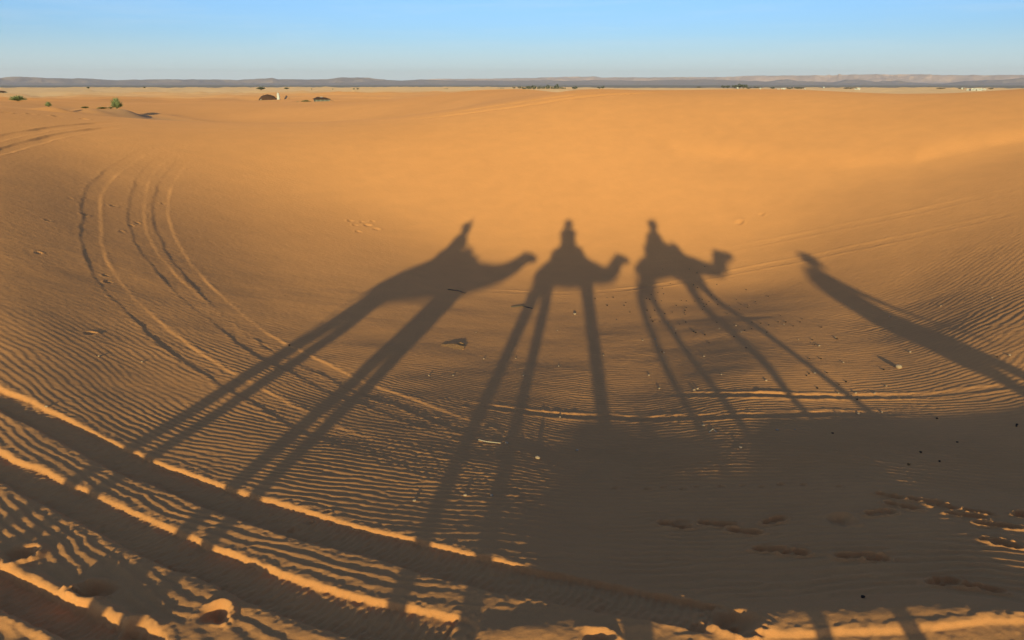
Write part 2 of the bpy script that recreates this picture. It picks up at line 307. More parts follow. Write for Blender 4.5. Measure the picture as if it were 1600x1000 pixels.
# ------------------------------------------------------------------ materials
def mat(name, col, rough=.9, var=.12, scale=8, bump=0, bscale=40, spec=.2, col2=None):
    m = bpy.data.materials.new(name); m.use_nodes = True; n = m.node_tree.nodes; l = m.node_tree.links; b = n['Principled BSDF']
    b.inputs['Roughness'].default_value = rough; b.inputs['Specular IOR Level'].default_value = spec
    t = n.new('ShaderNodeTexNoise'); t.inputs['Scale'].default_value = scale; t.inputs['Detail'].default_value = 5
    tc = n.new('ShaderNodeTexCoord'); l.new(tc.outputs['Object'], t.inputs['Vector'])
    mx = n.new('ShaderNodeMixRGB'); c2 = col2 or tuple(c * (1 - 2.5 * var) for c in col)
    mx.inputs['Color1'].default_value = (*[min(1, c * (1 + var)) for c in col], 1); mx.inputs['Color2'].default_value = (*c2, 1)
    l.new(t.outputs['Fac'], mx.inputs['Fac']); l.new(mx.outputs['Color'], b.inputs['Base Color'])
    if bump:
        t2 = n.new('ShaderNodeTexNoise'); t2.inputs['Scale'].default_value = bscale; t2.inputs['Detail'].default_value = 4; l.new(tc.outputs['Object'], t2.inputs['Vector'])
        bp = n.new('ShaderNodeBump'); bp.inputs['Strength'].default_value = bump; bp.inputs['Distance'].default_value = .02
        l.new(t2.outputs['Fac'], bp.inputs['Height']); l.new(bp.outputs['Normal'], b.inputs['Normal'])
    return m

def sand_material():
    m = bpy.data.materials.new('sand'); m.use_nodes = True; n = m.node_tree.nodes; l = m.node_tree.links; b = n['Principled BSDF']
    b.inputs['Roughness'].default_value = .95; b.inputs['Specular IOR Level'].default_value = .05; b.inputs['Diffuse Roughness'].default_value = 0.45
    geo = n.new('ShaderNodeNewGeometry')
    def nz(scale, detail, rough=.5, vec=None):
        t = n.new('ShaderNodeTexNoise'); t.inputs['Scale'].default_value = scale; t.inputs['Detail'].default_value = detail; t.inputs['Roughness'].default_value = rough
        l.new(vec or geo.outputs['Position'], t.inputs['Vector']); return t.outputs['Fac']
    def ramp(f, stops):
        r = n.new('ShaderNodeValToRGB'); e = r.color_ramp.elements
        while len(e) < len(stops): e.new(.5)
        for k, (p, c) in enumerate(stops): e[k].position = p; e[k].color = (*c, 1)
        l.new(f, r.inputs['Fac']); return r.outputs['Color']
    def mix(kind, fac, a, c):
        x = n.new('ShaderNodeMixRGB'); x.blend_type = kind
        for s, v in (('Fac', fac), ('Color1', a), ('Color2', c)):
            if hasattr(v, 'links'): l.new(v, x.inputs[s])
            elif s == 'Fac': x.inputs[s].default_value = v
            else: x.inputs[s].default_value = (*v, 1)
        return x.outputs['Color']
    big = ramp(nz(.11, 4), [(.32, (.63, .283, .105)), (.68, (.69, .311, .114))])
    mid = ramp(nz(1.6, 5, .6), [(.25, (.94, .94, .95)), (.75, (1.04, 1.03, 1.02))])
    grain = ramp(nz(420, 2, .7), [(.3, (.80, .78, .76)), (.7, (1.14, 1.14, 1.14))])
    c = mix('MULTIPLY', 1, big, mid); c = mix('MULTIPLY', 1, c, grain)
    # far dunes painted paler for haze and sun-facing slopes; dark gravel plain beyond
    at = n.new('ShaderNodeAttribute'); at.attribute_name = 'region'
    sp = n.new('ShaderNodeSeparateColor'); l.new(at.outputs['Color'], sp.inputs['Color'])
    c = mix('MIX', sp.outputs['Red'], c, (.66, .42, .23))
    gravel = ramp(nz(.012, 6, .6), [(.35, (.125, .105, .095)), (.65, (.20, .165, .135))])
    c = mix('MIX', sp.outputs['Green'], c, gravel)
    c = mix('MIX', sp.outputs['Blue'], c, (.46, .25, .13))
    l.new(c, b.inputs['Base Color'])
    # grain relief
    bp = n.new('ShaderNodeBump'); bp.inputs['Strength'].default_value = .35; bp.inputs['Distance'].default_value = .004; l.new(nz(170, 3, .65), bp.inputs['Height'])
    bp2 = n.new('ShaderNodeBump'); bp2.inputs['Strength'].default_value = .30; bp2.inputs['Distance'].default_value = .03; l.new(nz(7, 4, .6), bp2.inputs['Height'])
    l.new(bp2.outputs['Normal'], bp.inputs['Normal']); l.new(bp.outputs['Normal'], b.inputs['Normal'])
    return m
SAND = sand_material()

# ------------------------------------------------------------------ far spots (ground is levelled under them)
BUSH = {  # px, py foot, distance, width, height
 'round':   spot(183,170,75,1.6), 'left': spot(28,158,100,3), 'small': spot(76,167,68,1.2), 'low_a': spot(133,169,72,1.5), 'low_b': spot(160,170,74,1.5),
}
TENT_A = spot(419,158.5,220,6); PILLAR = spot(435.5,158,215,4); PANEL = spot(447,157.5,215,4); TENT_B = spot(503,160.5,150,5); spot(506,162.8,105,13); TENT_C = spot(2,145.3,400,8)
SHRUBS = [(408,140.5,520,7,2.1),(448,139.5,620,5,1.6),(465,161.5,150,1.3,.4),(478,161.5,150,2.2,.7),(553,140,640,2.4,1.2),(559,140,650,3.2,1.3),(138,138.5,560,2.4,1.4),(226,137.5,700,2.5,1.2),(487,140,640,1.2,.9),(520,140,660,1.2,.9)]
SHW = [spot(a, b, R, w * 1.5) for a, b, R, w, h in SHRUBS]
# trees of the oasis: px, foot py, distance, height px, width px, kind
TREES = [(803,138.2,1000,2.2,4,0),(812,138.2,1000,2.4,5,0),(820,140.5,980,4.5,7,0),(827,140.5,960,5.2,6,0),(834,140.5,960,6.0,6,0),(842,140.5,980,4.6,5,0),(849,140.5,960,4.4,5,0),
 (856,140.5,950,7.0,6,1),(864,140.5,950,4.2,6,0),(870,140.5,960,8.0,7,1),(877,140.5,960,3.6,5,0),(882,140.5,970,3.2,3,0),(898,139.6,980,3.8,7,0),(937,138.6,980,2.6,6,0),(942,138.6,980,4.2,3,1),
 (1130,137.8,980,3.6,5,0),(1137,137.8,980,3.8,5,0),(1148,137.8,980,4.2,6,0),(1155,137.8,960,6.0,6,1),(1162,138,950,5.0,8,0),(1170,139,950,2.4,6,0),(1092,137.2,1000,1.6,5,0),(1182,137.6,1050,1.8,7,0),
 (1207,139,1020,2.4,5,0),(1234,139.5,1000,2.6,7,0),(1247,139,1000,2.2,9,0),(1252,138.8,1010,2.0,6,0),(1322,139,1000,1.8,6,0),(1329,139,1000,1.8,6,0),(1338,139,1010,1.6,5,0),(784,139.6,1100,1.8,6,0),(778,139.6,1100,1.8,3,0),
 (1470,139,1050,1.4,9,0),(1502,139.6,1000,1.4,6,0),(1548,139.5,980,1.4,5,0),(697,139.8,1150,1.4,5,0)]
TRW = [spot(a, b, R, 22) for a, b, R, hp, wp, k in TREES]
# white houses: px, foot py, distance, width px, height px
HOUSES = [(1153,139.2,960,2.6,2.4),(1188,139.2,1000,1.8,1.6),(1216,140.2,960,3.0,1.4),(1224,140.2,960,5.6,2.0),(1287,137.8,1050,1.8,1.4),(1337,140.2,960,2.8,1.4),(1341.5,140.2,960,3.6,2.4),(1258,139.4,1000,1.6,1.2),
 (1512,141.8,900,2.6,2.4),(1520,141.6,900,4.4,2.8),(1528.5,141.6,900,9.0,2.8),(1538.5,140.8,920,3.4,1.8),(1503,139.6,960,2,1.8),(1515,141.6,905,2,1.8),(730,139.6,1150,1.8,1.2),(733.5,139.6,1150,2.4,1.4),(741,139.6,1150,3.0,1.2),(747,139.6,1150,3.4,1.2),(753,139.6,1150,2.4,1.0)]
HSW = [spot(a, b, R, 18) for a, b, R, wp, hp in HOUSES]

# ------------------------------------------------------------------ ground sheet
def tag(o, label=None, cat=None, group=None, kind=None):
    if label: o['label'] = label
    if cat: o['category'] = cat
    if group: o['group'] = group
    if kind: o['kind'] = kind
    return o
def build_ground():
    az = np.r_[np.arange(-180, -60, 6), np.arange(-60, -43, 1.5), np.arange(-42, 42, .095), np.arange(43, 60, 1.5), np.arange(60, 180, 6)]
    r = [.3]
    while r[-1] < 16000:
        R = r[-1]
        s = .12 if R < 2.2 else (.0022 if R < 18 else .003) if R < 25 else ((.004 if R < 48 else (.009 if R < 300 else (.02 if R < 3000 else .06))))
        r.append(R * (1 + s) if R >= 2.2 or R < 2 else R * 1.05)
    r = np.array(r); A, R = np.meshgrid(np.radians(az), r, indexing='ij'); na, nr = A.shape
    X = (np.sin(A) * R).ravel(); Y = (np.cos(A) * R).ravel(); Z = ground(X, Y)
    co = np.stack([X, Y, Z], 1).astype(np.float32)
    co = np.vstack([co, [[0, 0, float(Z[0])]]]).astype(np.float32); c = na * nr
    i = np.arange(na); i2 = (i + 1) % na; j = np.arange(nr - 1)
    I, J = np.meshgrid(i, j, indexing='ij'); I2 = (I + 1) % na
    quads = np.stack([I * nr + J, I * nr + J + 1, I2 * nr + J + 1, I2 * nr + J], -1).reshape(-1, 4)
    tris = np.stack([i * nr, i2 * nr, np.full(na, c)], 1)
    me = bpy.data.meshes.new('desert_ground'); nl = quads.size + tris.size
    me.vertices.add(len(co)); me.vertices.foreach_set('co', co.ravel())
    me.loops.add(nl); me.loops.foreach_set('vertex_index', np.r_[quads.ravel(), tris.ravel()].astype(np.int32))
    me.polygons.add(len(quads) + len(tris))
    me.polygons.foreach_set('loop_start', np.r_[np.arange(len(quads)) * 4, quads.size + np.arange(len(tris)) * 3].astype(np.int32))
    me.polygons.foreach_set('use_smooth', np.ones(len(quads) + len(tris), bool)); me.update(calc_edges=True)
    # colour masks: paler far dunes, gravel plain, browner patch by the round bush
    Rr = np.hypot(X, Y); az_ = np.degrees(np.arctan2(X, Y)); reg = np.zeros((len(co), 4), np.float32); reg[:, 3] = 1
    reg[:-1, 0] = sm(150, 620, Rr + 120 * noise(X / 60, Y / 60, 81)) * .85
    gp = sm(1500, 2300, Rr + 260 * noise(X / 200, Y / 200, 82) + 900 * sm(-12, -34, az_) * -1)
    reg[:-1, 1] = gp
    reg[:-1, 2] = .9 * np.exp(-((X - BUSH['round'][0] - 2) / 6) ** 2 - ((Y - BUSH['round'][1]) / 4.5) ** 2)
    a = me.color_attributes.new('region', 'FLOAT_COLOR', 'POINT'); a.data.foreach_set('color', reg.ravel())
    me.materials.append(SAND); o = bpy.data.objects.new('desert_ground', me); COL.objects.link(o); tag(o, kind='structure'); return o
build_ground()

# ------------------------------------------------------------------ far mountains: a dark low range and a pale pink plateau behind it
DARK = [(-120,124),(0,121.5),(30,119.3),(60,121),(100,122.6),(130,122),(150,123.6),(180,125),(250,124),(340,124),(370,125),(412,123),(425,121.2),(435,124),(460,124),(500,124),(520,123),(530,121.2),(575,121.3),(590,123.5),(605,125),(620,126),(640,125),(660,124.4),(700,126),(800,126),(850,125),(880,126.4),(930,125),(1000,126),(1100,124),(1130,124.6),(1160,126),(1200,127),(1222,124.4),(1234,124.3),(1245,126.5),(1300,128.5),(1322,124.6),(1345,124),(1352,125),(1368,128),(1385,126.5),(1405,126),(1420,128.5),(1450,130.5),(1480,130.2),(1500,127.5),(1530,125.6),(1545,124.8),(1565,125),(1580,123),(1600,121.3),(1700,120)]
PINK = [(-120,130),(560,128),(640,125.6),(660,124),(700,123),(740,123),(830,122),(850,121),(900,120),(930,119.3),(940,121),(1000,121),(1060,120.5),(1100,120.3),(1150,119.5),(1160,118.5),(1250,117.6),(1290,117.6),(1296,115.8),(1299,117.4),(1308,117),(1311,114.8),(1317,116.6),(1430,116),(1454,116),(1457,117.2),(1500,117.2),(1600,117),(1720,117)]
def skyline(pts, az):
    A = []; E = []
    for x, y in pts:
        d = ray(x, y); A.append(math.degrees(math.atan2(d[0], d[1]))); E.append(math.atan2(d[2], math.hypot(d[0], d[1])))
    return np.interp(az, A, E) + .00035 * fbm(az * 1.9 + len(pts), az * 0 + .5, 140, 4)
def range_mesh(name, pts, r0, r1, r2, r3, material, seed, gully, cliff, foot=-13.5):
    az = np.arange(-41, 41.01, .055); nr = 34; q = np.linspace(0, 1, nr)
    r = np.where(q < .65, r0 + (r1 - r0) * q / .65, r1 + (r3 - r1) * (q - .65) / .35)
    A, R = np.meshgrid(np.radians(az), r, indexing='ij'); X = np.sin(A) * R; Y = np.cos(A) * R
    top = np.tan(skyline(pts, az))[:, None] * r1 * np.ones_like(R)
    g = fbm(X / gully, Y / (gully * 1.6), seed, 4)
    f = np.clip((R - r0) / (r1 - r0) + .16 * g * (R < r1 * .995), 0, 1)
    prof = (.42 * f ** 1.15 + .58 * sm(1 - cliff, 1.0, f))
    prof = np.where(f >= 1, 1, prof); back = 1 - sm(r2, r3, R) * .8
    Z = foot + (top - foot) * prof * back
    Z += np.where(f < .97, 9 * (1 - np.abs(noise(X / (gully * .35), Y / (gully * .6), seed + 9)) * 2) * f * (1 - f) * 2.2, 0)
    Z[:, 0] = foot - 6
    co = np.stack([X, Y, Z], -1).reshape(-1, 3); na = len(az)
    I, J = np.meshgrid(np.arange(na - 1), np.arange(nr - 1), indexing='ij')
    F = np.stack([I * nr + J, I * nr + J + 1, (I + 1) * nr + J + 1, (I + 1) * nr + J], -1).reshape(-1, 4)
    me = bpy.data.meshes.new(name); me.from_pydata(co.tolist(), [], F.tolist()); me.materials.append(material)
    o = bpy.data.objects.new(name, me); COL.objects.link(o); tag(o, kind='structure'); return o
M_DARK = mat('dark_rock', (.27, .185, .175), .95, .25, .004, col2=(.40, .29, .25))
M_PINK = mat('pink_rock', (.70, .45, .36), .95, .22, .006, col2=(.42, .26, .21))
range_mesh('dark_mountain_range', DARK, 7600, 9000, 9900, 10800, M_DARK, 101, 260, .45)
range_mesh('pink_plateau', PINK, 12200, 13400, 14600, 15500, M_PINK, 121, 330, .55)

# ------------------------------------------------------------------ haze: one even volume round everything
def build_haze():
    m = bpy.data.materials.new('haze'); m.use_nodes = True; n = m.node_tree.nodes; l = m.node_tree.links; n.clear()
    o_ = n.new('ShaderNodeOutputMaterial'); v = n.new('ShaderNodeVolumePrincipled'); l.new(v.outputs['Volume'], o_.inputs['Volume'])
    v.inputs['Color'].default_value = (.86, .82, .91, 1); v.inputs['Density'].default_value = 5.5e-5; v.inputs['Anisotropy'].default_value = 0.0
    bm = bmesh.new(); bmesh.ops.create_cube(bm, size=1.0)
    bmesh.ops.scale(bm, vec=(36000, 36000, 290), verts=bm.verts); bmesh.ops.translate(bm, vec=(0, 0, 290 / 2 - 45), verts=bm.verts)
    me = bpy.data.meshes.new('haze'); bm.to_mesh(me); bm.free(); me.materials.append(m)
    o = bpy.data.objects.new('haze', me); COL.objects.link(o); tag(o, kind='stuff'); return o
build_haze()

# ------------------------------------------------------------------ object helpers
def link(name, bm, material, parent=None, smooth=False):
    me = bpy.data.meshes.new(name); bm.to_mesh(me); bm.free(); me.materials.append(material)
    if smooth:
        for p in me.polygons: p.use_smooth = True
    o = bpy.data.objects.new(name, me); COL.objects.link(o)
    if parent: o.parent = parent
    return o
def thing(name, loc, label, cat, group=None, rz=0):
    o = bpy.data.objects.new(name, None); COL.objects.link(o); o.empty_display_size = .2; o.location = loc; o.rotation_euler = (0, 0, rz); tag(o, label, cat, group); return o
def copy_tree(o, parent=None):
    c = o.copy(); COL.objects.link(c); c.parent = parent
    for ch in [k for k in bpy.data.objects if k.parent == o]: copy_tree(ch, c)
    return c
def box(bm, c, s, rz=0, ry=0):
    m = Matrix.Translation(c) @ Matrix.Rotation(rz, 4, 'Z') @ Matrix.Rotation(ry, 4, 'Y') @ Matrix.Diagonal((*s, 1)); bmesh.ops.create_cube(bm, size=1, matrix=m)
def tube(bm, pts, rad, seg=14, yscale=1.0):
    """closed round-ended tube through pts with radii"""
    P = [Vector(p) for p in pts]; rings = []
    ext_p = [P[0] - (P[1] - P[0]).normalized() * rad[0] * .75] + P + [P[-1] + (P[-1] - P[-2]).normalized() * rad[-1] * .75]
    ext_r = [rad[0] * .45] + list(rad) + [rad[-1] * .45]
    for k, p in enumerate(ext_p):
        a = ext_p[max(0, k - 1)]; b = ext_p[min(len(ext_p) - 1, k + 1)]; t = (b - a).normalized()
        u = t.cross(Vector((0, 1, 0))); u = u.normalized() if u.length > .05 else t.cross(Vector((1, 0, 0))).normalized(); v = t.cross(u).normalized()
        rings.append([bm.verts.new(p + (u * math.cos(2 * math.pi * i / seg) + v * math.sin(2 * math.pi * i / seg) * yscale) * ext_r[k]) for i in range(seg)])
    for a, b in zip(rings, rings[1:]):
        for i in range(seg): bm.faces.new((a[i], a[(i + 1) % seg], b[(i + 1) % seg], b[i]))
    bm.faces.new(rings[0][::-1]); bm.faces.new(rings[-1])
def ball(bm, c, r, s=(1, 1, 1), sub=2):
    bmesh.ops.create_icosphere(bm, subdivisions=sub, radius=r, matrix=Matrix.Translation(c) @ Matrix.Diagonal((*s, 1)))
def fuse(o, voxel, it=4):
    m = o.modifiers.new('remesh', 'REMESH'); m.mode = 'VOXEL'; m.voxel_size = voxel; m.use_smooth_shade = True
    k = o.modifiers.new('smooth', 'SMOOTH'); k.iterations = it; k.factor = .5

# ------------------------------------------------------------------ the caravan (it stands beside and round the photographer; the photograph shows its shadows)
M_HIDE = mat('camel_hide', (.36, .235, .13), .95, .12, 6, .4, 60); M_BLANKET = mat('blanket', (.30, .06, .05), .95, .2, 12, .4, 90, col2=(.10, .10, .22))
M_SKIN = mat('skin', (.32, .17, .10), .7, .05, 5); M_BLUE = mat('indigo_cloth', (.05, .09, .26), .9, .1, 9, .3, 60); M_WHITE = mat('white_cloth', (.72, .70, .64), .9, .06, 9, .3, 60)
M_DENIM = mat('dark_trousers', (.06, .07, .10), .9, .1, 12); M_METAL = mat('dark_metal', (.05, .05, .055), .4, .05, 4); M_PHONE = mat('phone_body', (.03, .03, .035), .25, .02, 4, spec=.5)
def camel(x0, label, torso, hump, neck, head, legs, saddle, thick=1.0):
    g = gz(x0, -.05); t = thing('camel', (x0, -.05, g), label, 'camel', 'camels of the caravan')
    bm = bmesh.new()
    tube(bm, [(x, 0, z) for x, z, r in torso], [r for x, z, r in torso], 18, .80)
    tube(bm, [(x, 0, z) for x, z, r in hump], [r for x, z, r in hump], 14, .62)
    tube(bm, [(x, 0, z) for x, z, r in neck], [r for x, z, r in neck], 12, .85)
    tube(bm, [(x, 0, z) for x, z, r in head], [r for x, z, r in head], 12, .85)
    hx, hz, hr = head[0]
    for s in (-1, 1): tube(bm, [(hx - .02, s * .07, hz + hr * .7), (hx - .07, s * .10, hz + hr * .7 + .08)], [.028, .014], 8)      # ears
    jx, jz, jr = head[-1]; tube(bm, [(hx + .06, 0, hz - .05), (jx - .04, 0, jz - .05)], [.06, .035], 8)                          # lower jaw
    for k, L in enumerate(legs):
        y = .17 if k % 2 else -.17; n = len(L); tube(bm, [(x, y * (1 - .25 * (i == 0)), z) for i, (x, z) in enumerate(L)], [q * (thick if i_ else 1) for i_, q in enumerate([.17, .12, .078, .062, .058][:n - 1] + [.05])], 12)
        fx, fz = L[-1]; ball(bm, (fx + .04, y, .045), .095, (1.25, .95, .5))
    rx, rz, rr = torso[0]; tube(bm, [(rx - .2, 0, rz + .1), (rx - .30, 0, rz - .2), (rx - .29, 0, rz - .55)], [.035, .022, .03], 8)    # tail
    b = link('body', bm, M_HIDE, t, True); fuse(b, .030, 5)
    # blanket roll and wooden pommel
    bm = bmesh.new(); sx, sz, hw = saddle
    tube(bm, [(sx - hw * 1.05, 0, sz + .01), (sx - hw * .7, 0, sz - .02), (sx, 0, sz - .05), (sx + hw * .6, 0, sz - .02), (sx + hw * 1.05, 0, sz + .03)], [.115, .12, .14, .12, .105], 14, 1.9)
    sb = link('saddle_blanket', bm, M_BLANKET, t, True)
    bm = bmesh.new(); tube(bm, [(sx + hw * .8, -.16, sz + .04), (sx + hw * .85, -.15, sz + .17), (sx + hw * .85, .15, sz + .17), (sx + hw * .8, .16, sz + .04)], [.014] * 4, 8); link('saddle_handle', bm, M_METAL, t, True)
    bm = bmesh.new()
    for s in (-1, 1): tube(bm, [(hx, s * hr * .9, hz - .02), ((hx + jx) / 2, s * hr * .75, hz - .03), (jx - .03, s * jr * .9, jz)], [.011] * 3, 6)
    tube(bm, [(hx, -hr * .9, hz - .02), (hx - .02, 0, hz + hr), (hx, hr * .9, hz - .02)], [.011] * 3, 6); link('halter', bm, M_BLUE, t)
    return t
camel(-3.1, 'rearmost brown camel with a rider, casting the leftmost long legged camel shadow', [(-.80,1.60,.25),(-.4,1.73,.33),(.1,1.74,.35),(.5,1.68,.33),(.80,1.64,.25)], [(-.35,1.9,.24),(.1,1.98,.24),(.5,1.85,.24)],
      [(.8,1.66,.27),(1.1,1.66,.22),(1.4,1.71,.195),(1.65,1.84,.18),(1.78,1.95,.165)], [(1.83,2.00,.17),(1.98,2.01,.14),(2.14,1.97,.09)],
      [[(-.80,1.5),(-1.0,1.12),(-1.14,.72),(-1.20,.35),(-1.26,.06)],[(-.66,1.5),(-.62,1.15),(-.80,.70),(-.88,.35),(-.96,.06)],[(.42,1.45),(.34,1.05),(.24,.66),(.10,.35),(.0,.06)],[(.62,1.45),(.60,1.05),(.56,.68),(.48,.35),(.40,.06)]], (-.02,2.13,.34))
camel(0.0, 'brown camel carrying the photographer, casting the middle camel shadow with straight legs', [(-.66,1.62,.25),(-.35,1.72,.33),(0,1.74,.37),(.35,1.72,.34),(.62,1.66,.24)], [(-.25,1.98,.24),(.1,2.02,.25),(.32,1.94,.2)],
      [(.62,1.68,.25),(.84,1.62,.20),(1.04,1.64,.18),(1.18,1.77,.165),(1.27,1.90,.155)], [(1.31,1.96,.16),(1.43,1.97,.125),(1.58,1.94,.075)],
      [[(-.70,1.55),(-.88,1.18),(-1.02,.76),(-1.02,.38),(-1.07,.06)],[(-.56,1.55),(-.50,1.18),(-.54,.74),(-.50,.38),(-.47,.06)],[(.40,1.5),(.41,1.1),(.40,.70),(.38,.36),(.33,.06)],[(.44,1.5),(.46,1.1),(.46,.70),(.42,.36),(.38,.06)]], (-.05,2.16,.30))
camel(2.66, 'foremost brown camel with a rider, casting the rightmost camel shadow with raised head', [(-.72,1.60,.25),(-.38,1.74,.32),(0,1.80,.32),(.3,1.76,.30),(.55,1.68,.23)], [(-.25,1.96,.23),(.08,2.04,.22),(.30,1.98,.18)],
      [(.52,1.76,.22),(.80,1.68,.175),(1.04,1.64,.165),(1.19,1.74,.165),(1.23,1.87,.155)], [(1.27,1.97,.18),(1.39,1.94,.16),(1.56,1.99,.09)],
      [[(-.70,1.5),(-1.10,1.16),(-1.28,.80),(-1.22,.38),(-1.19,.06)],[(-.58,1.5),(-.80,1.16),(-.84,.78),(-.72,.38),(-.63,.06)],[(.30,1.5),(.14,1.18),(-.06,.84),(.0,.44),(.06,.06)],[(.50,1.5),(.54,1.16),(.62,.88),(.92,.46),(1.2,.06)]], (-.12,2.14,.38), .74)
def hand(bm, w, f, side):
    """palm at w, fingers pointing along f, thumb toward side"""
    w = Vector(w); f = Vector(f).normalized(); s = Vector(side).normalized(); n = f.cross(s).normalized()
    tube(bm, [w, w + f * .05, w + f * .085], [.028, .036, .034], 10, 1.0)
    for k, L in enumerate((.062, .072, .068, .052)):
        b = w + f * .09 + s * (.030 - .020 * k); tube(bm, [b, b + f * L * .5, b + f * L * .85 + n * .02, b + f * L * .9 + n * .045], [.0115, .0105, .0095, .0085], 8)
    b = w + f * .03 + s * .03; tube(bm, [b, b + f * .03 + s * .03, b + f * .065 + s * .035], [.014, .012, .010], 8)
def person(loc, rz, label, cat, joints, robe, legs_mat, wrap, voxel=.0145, loose=1.0):
    t = thing('person', loc, label, cat, None, rz); bm = bmesh.new(); J = joints
    tube(bm, J['spine'], [.155, .140, .165, .150, .06], 16, 1.15); tube(bm, [J['spine'][-1], J['head']], [.06, .058], 12)
    hd = Vector(J['head']); ball(bm, hd + Vector((0, 0, .03)), .098, (1.05, .84, 1.22)); ball(bm, hd + Vector((.095, 0, .02)), .020, (1.2, .8, 1.5))    # head and nose
    ball(bm, hd + Vector((.055, 0, -.055)), .045, (1, 1, .8))
    for s in (-1, 1): ball(bm, hd + Vector((0, s * .085, .02)), .025, (.8, .4, 1.4))
    for side in ('L', 'R'):
        s = 1 if side == 'L' else -1
        sh = Vector(J['spine'][3]) + Vector((0, s * .17, .03)); el = Vector(J['elbow' + side]); wr = Vector(J['wrist' + side])
        tube(bm, [sh, (sh + el) / 2, el, (el + wr) / 2, wr], [.062, .052, .042, .038, .027], 12)
        hand(bm, wr, wr - el, (0, -s, .3))
        kn = Vector(J['knee' + side]); an = Vector(J['ankle' + side]); hp = Vector(J['spine'][0]) + Vector((0, s * .09, -.02))
        tube(bm, [hp, (hp + kn) / 2, kn, kn * .6 + an * .4, an], [.105, .085, .06, .056, .038], 12)
        tube(bm, [an, an + Vector((.10, 0, -.045)), an + Vector((.18, 0, -.05))], [.042, .040, .032], 10)
    b = link('body', bm, M_SKIN, t, True); fuse(b, voxel, 2)
    bm = bmesh.new()
    sp = [Vector(p) for p in J['spine']]
    tube(bm, [sp[0] + Vector((0, 0, -.06)), sp[0] * .5 + sp[1] * .5, sp[2], sp[3], sp[3] + (sp[4] - sp[3]) * .6], [.200 * loose ** 1.6, .175 * loose ** 1.3, .165 * loose, .148 * loose, .075], 18, 1.18)
    for side in ('L', 'R'):
        s = 1 if side == 'L' else -1; sh = sp[3] + Vector((0, s * .165, .03)); el = Vector(J['elbow' + side]); wr = Vector(J['wrist' + side])
        tube(bm, [sh, (sh + el) / 2, el, el * .25 + wr * .75], [.082, .07, .06, .05], 12)
    c = link('robe', bm, robe, t, True); fuse(c, .02, 3)
    bm = bmesh.new()
    for side in ('L', 'R'):
        s = 1 if side == 'L' else -1; hp = sp[0] + Vector((0, s * .09, -.03)); kn = Vector(J['knee' + side]); an = Vector(J['ankle' + side])
        tube(bm, [hp, (hp + kn) / 2, kn, kn * .3 + an * .7, an * .9 + kn * .1], [.125, .10, .076, .07, .055], 12)
    link('trousers', bm, legs_mat, t, True)
    bm = bmesh.new(); tube(bm, [hd + Vector((-.03, 0, .04)), hd + Vector((-.02, 0, .11)), hd + Vector((-.02, 0, .16)), hd + Vector((J['tip'], 0, .205))], [.125, .155, .125, .06], 16)
    tube(bm, [hd + Vector((-.05, 0, .04)), hd + Vector((-.09, .02, -.10)), hd + Vector((-.12, .04, -.2))], [.05, .045, .03], 10); link('headscarf', bm, wrap, t, True)
    return t
def riding(lean=0.0, hand_z=.33, tip=0.0):
    return dict(spine=[(0,0,.12),(.0+lean*.25,0,.27),(lean*.5,0,.43),(lean*.8,0,.58),(lean,0,.69)], head=(lean+.02,0,.77), elbowL=(lean*.5+.13,.22,.38), elbowR=(lean*.5+.13,-.22,.38), wristL=(.33,.09,hand_z), wristR=(.33,-.09,hand_z),
                kneeL=(.36,.34,.02), kneeR=(.36,-.34,.02), ankleL=(.26,.36,-.42), ankleR=(.26,-.36,-.42), tip=tip)
g1 = gz(-3.1, -.05); g2 = gz(0, -.05); g3 = gz(2.66, -.05)
person((-3.24, -.05, g1 + 1.99), 0, 'person in dark blue riding the rearmost camel, hand raised, casting the leftmost rider shadow', 'person', dict(riding(.10, .30, .03), elbowR=(.18,-.20,.80), wristR=(.20,-.12,1.03)), M_BLUE, M_DENIM, M_BLUE, .0145, 1.3)
person((2.36, -.05, g3 + 1.95), 0, 'person in white robe riding the foremost camel, casting the rightmost pointed rider shadow', 'person', riding(.06, .30, .02), M_WHITE, M_DENIM, M_WHITE, .0145, 1.35)
ph = riding(-.02, .3, .02); ph.update(head=(.03, .0, .775))
# the photographer looks and points the phone across the bowl: the figure is turned to face it
fwd = dict(spine=[(0,0,.12),(-.01,0,.27),(-.02,0,.43),(-.03,0,.58),(-.01,0,.68)], head=(.03,0,.765), elbowL=(.16,.19,.50), elbowR=(.16,-.19,.50), wristL=(.28,.075,.72), wristR=(.28,-.075,.72),
           kneeL=(.10,.40,.02), kneeR=(.10,-.40,.02), ankleL=(.06,.42,-.42), ankleR=(.06,-.42,-.42), tip=-.02)
person((-.10, -.40, -.80), math.pi / 2, 'person in blue robe on middle camel with a phone, casting the middle rider shadow', 'person', fwd, M_BLUE, M_DENIM, M_WHITE, .0145, 1.12)
bm = bmesh.new(); box(bm, (0, 0, 0), (.155, .008, .075)); bmesh.ops.bevel(bm, geom=bm.edges[:], offset=.003, segments=2, affect='EDGES')
ph_o = link('phone', bm, M_PHONE); ph_o.location = (-.03, -.012, -.006); tag(ph_o, 'black phone held up level in the hands of the rider on the middle camel', 'phone')
bm = bmesh.new(); box(bm, (0, 0, 0), (.145, .002, .067)); sc = link('screen', bm, M_METAL, ph_o); sc.location = (0, -.0055, 0)
gw = gz(5.44, -.1)
walk = dict(spine=[(0,0,.93),(.04,0,1.06),(.10,0,1.20),(.18,0,1.38),(.25,0,1.48)], head=(.32,0,1.56), elbowL=(.0,.25,1.14), elbowR=(.30,-.25,1.14), wristL=(.06,.26,.92), wristR=(.40,-.16,.98),
            kneeL=(.22,.10,.52), kneeR=(-.16,-.10,.50), ankleL=(.28,.10,.09), ankleR=(-.34,-.10,.13), tip=-.05)
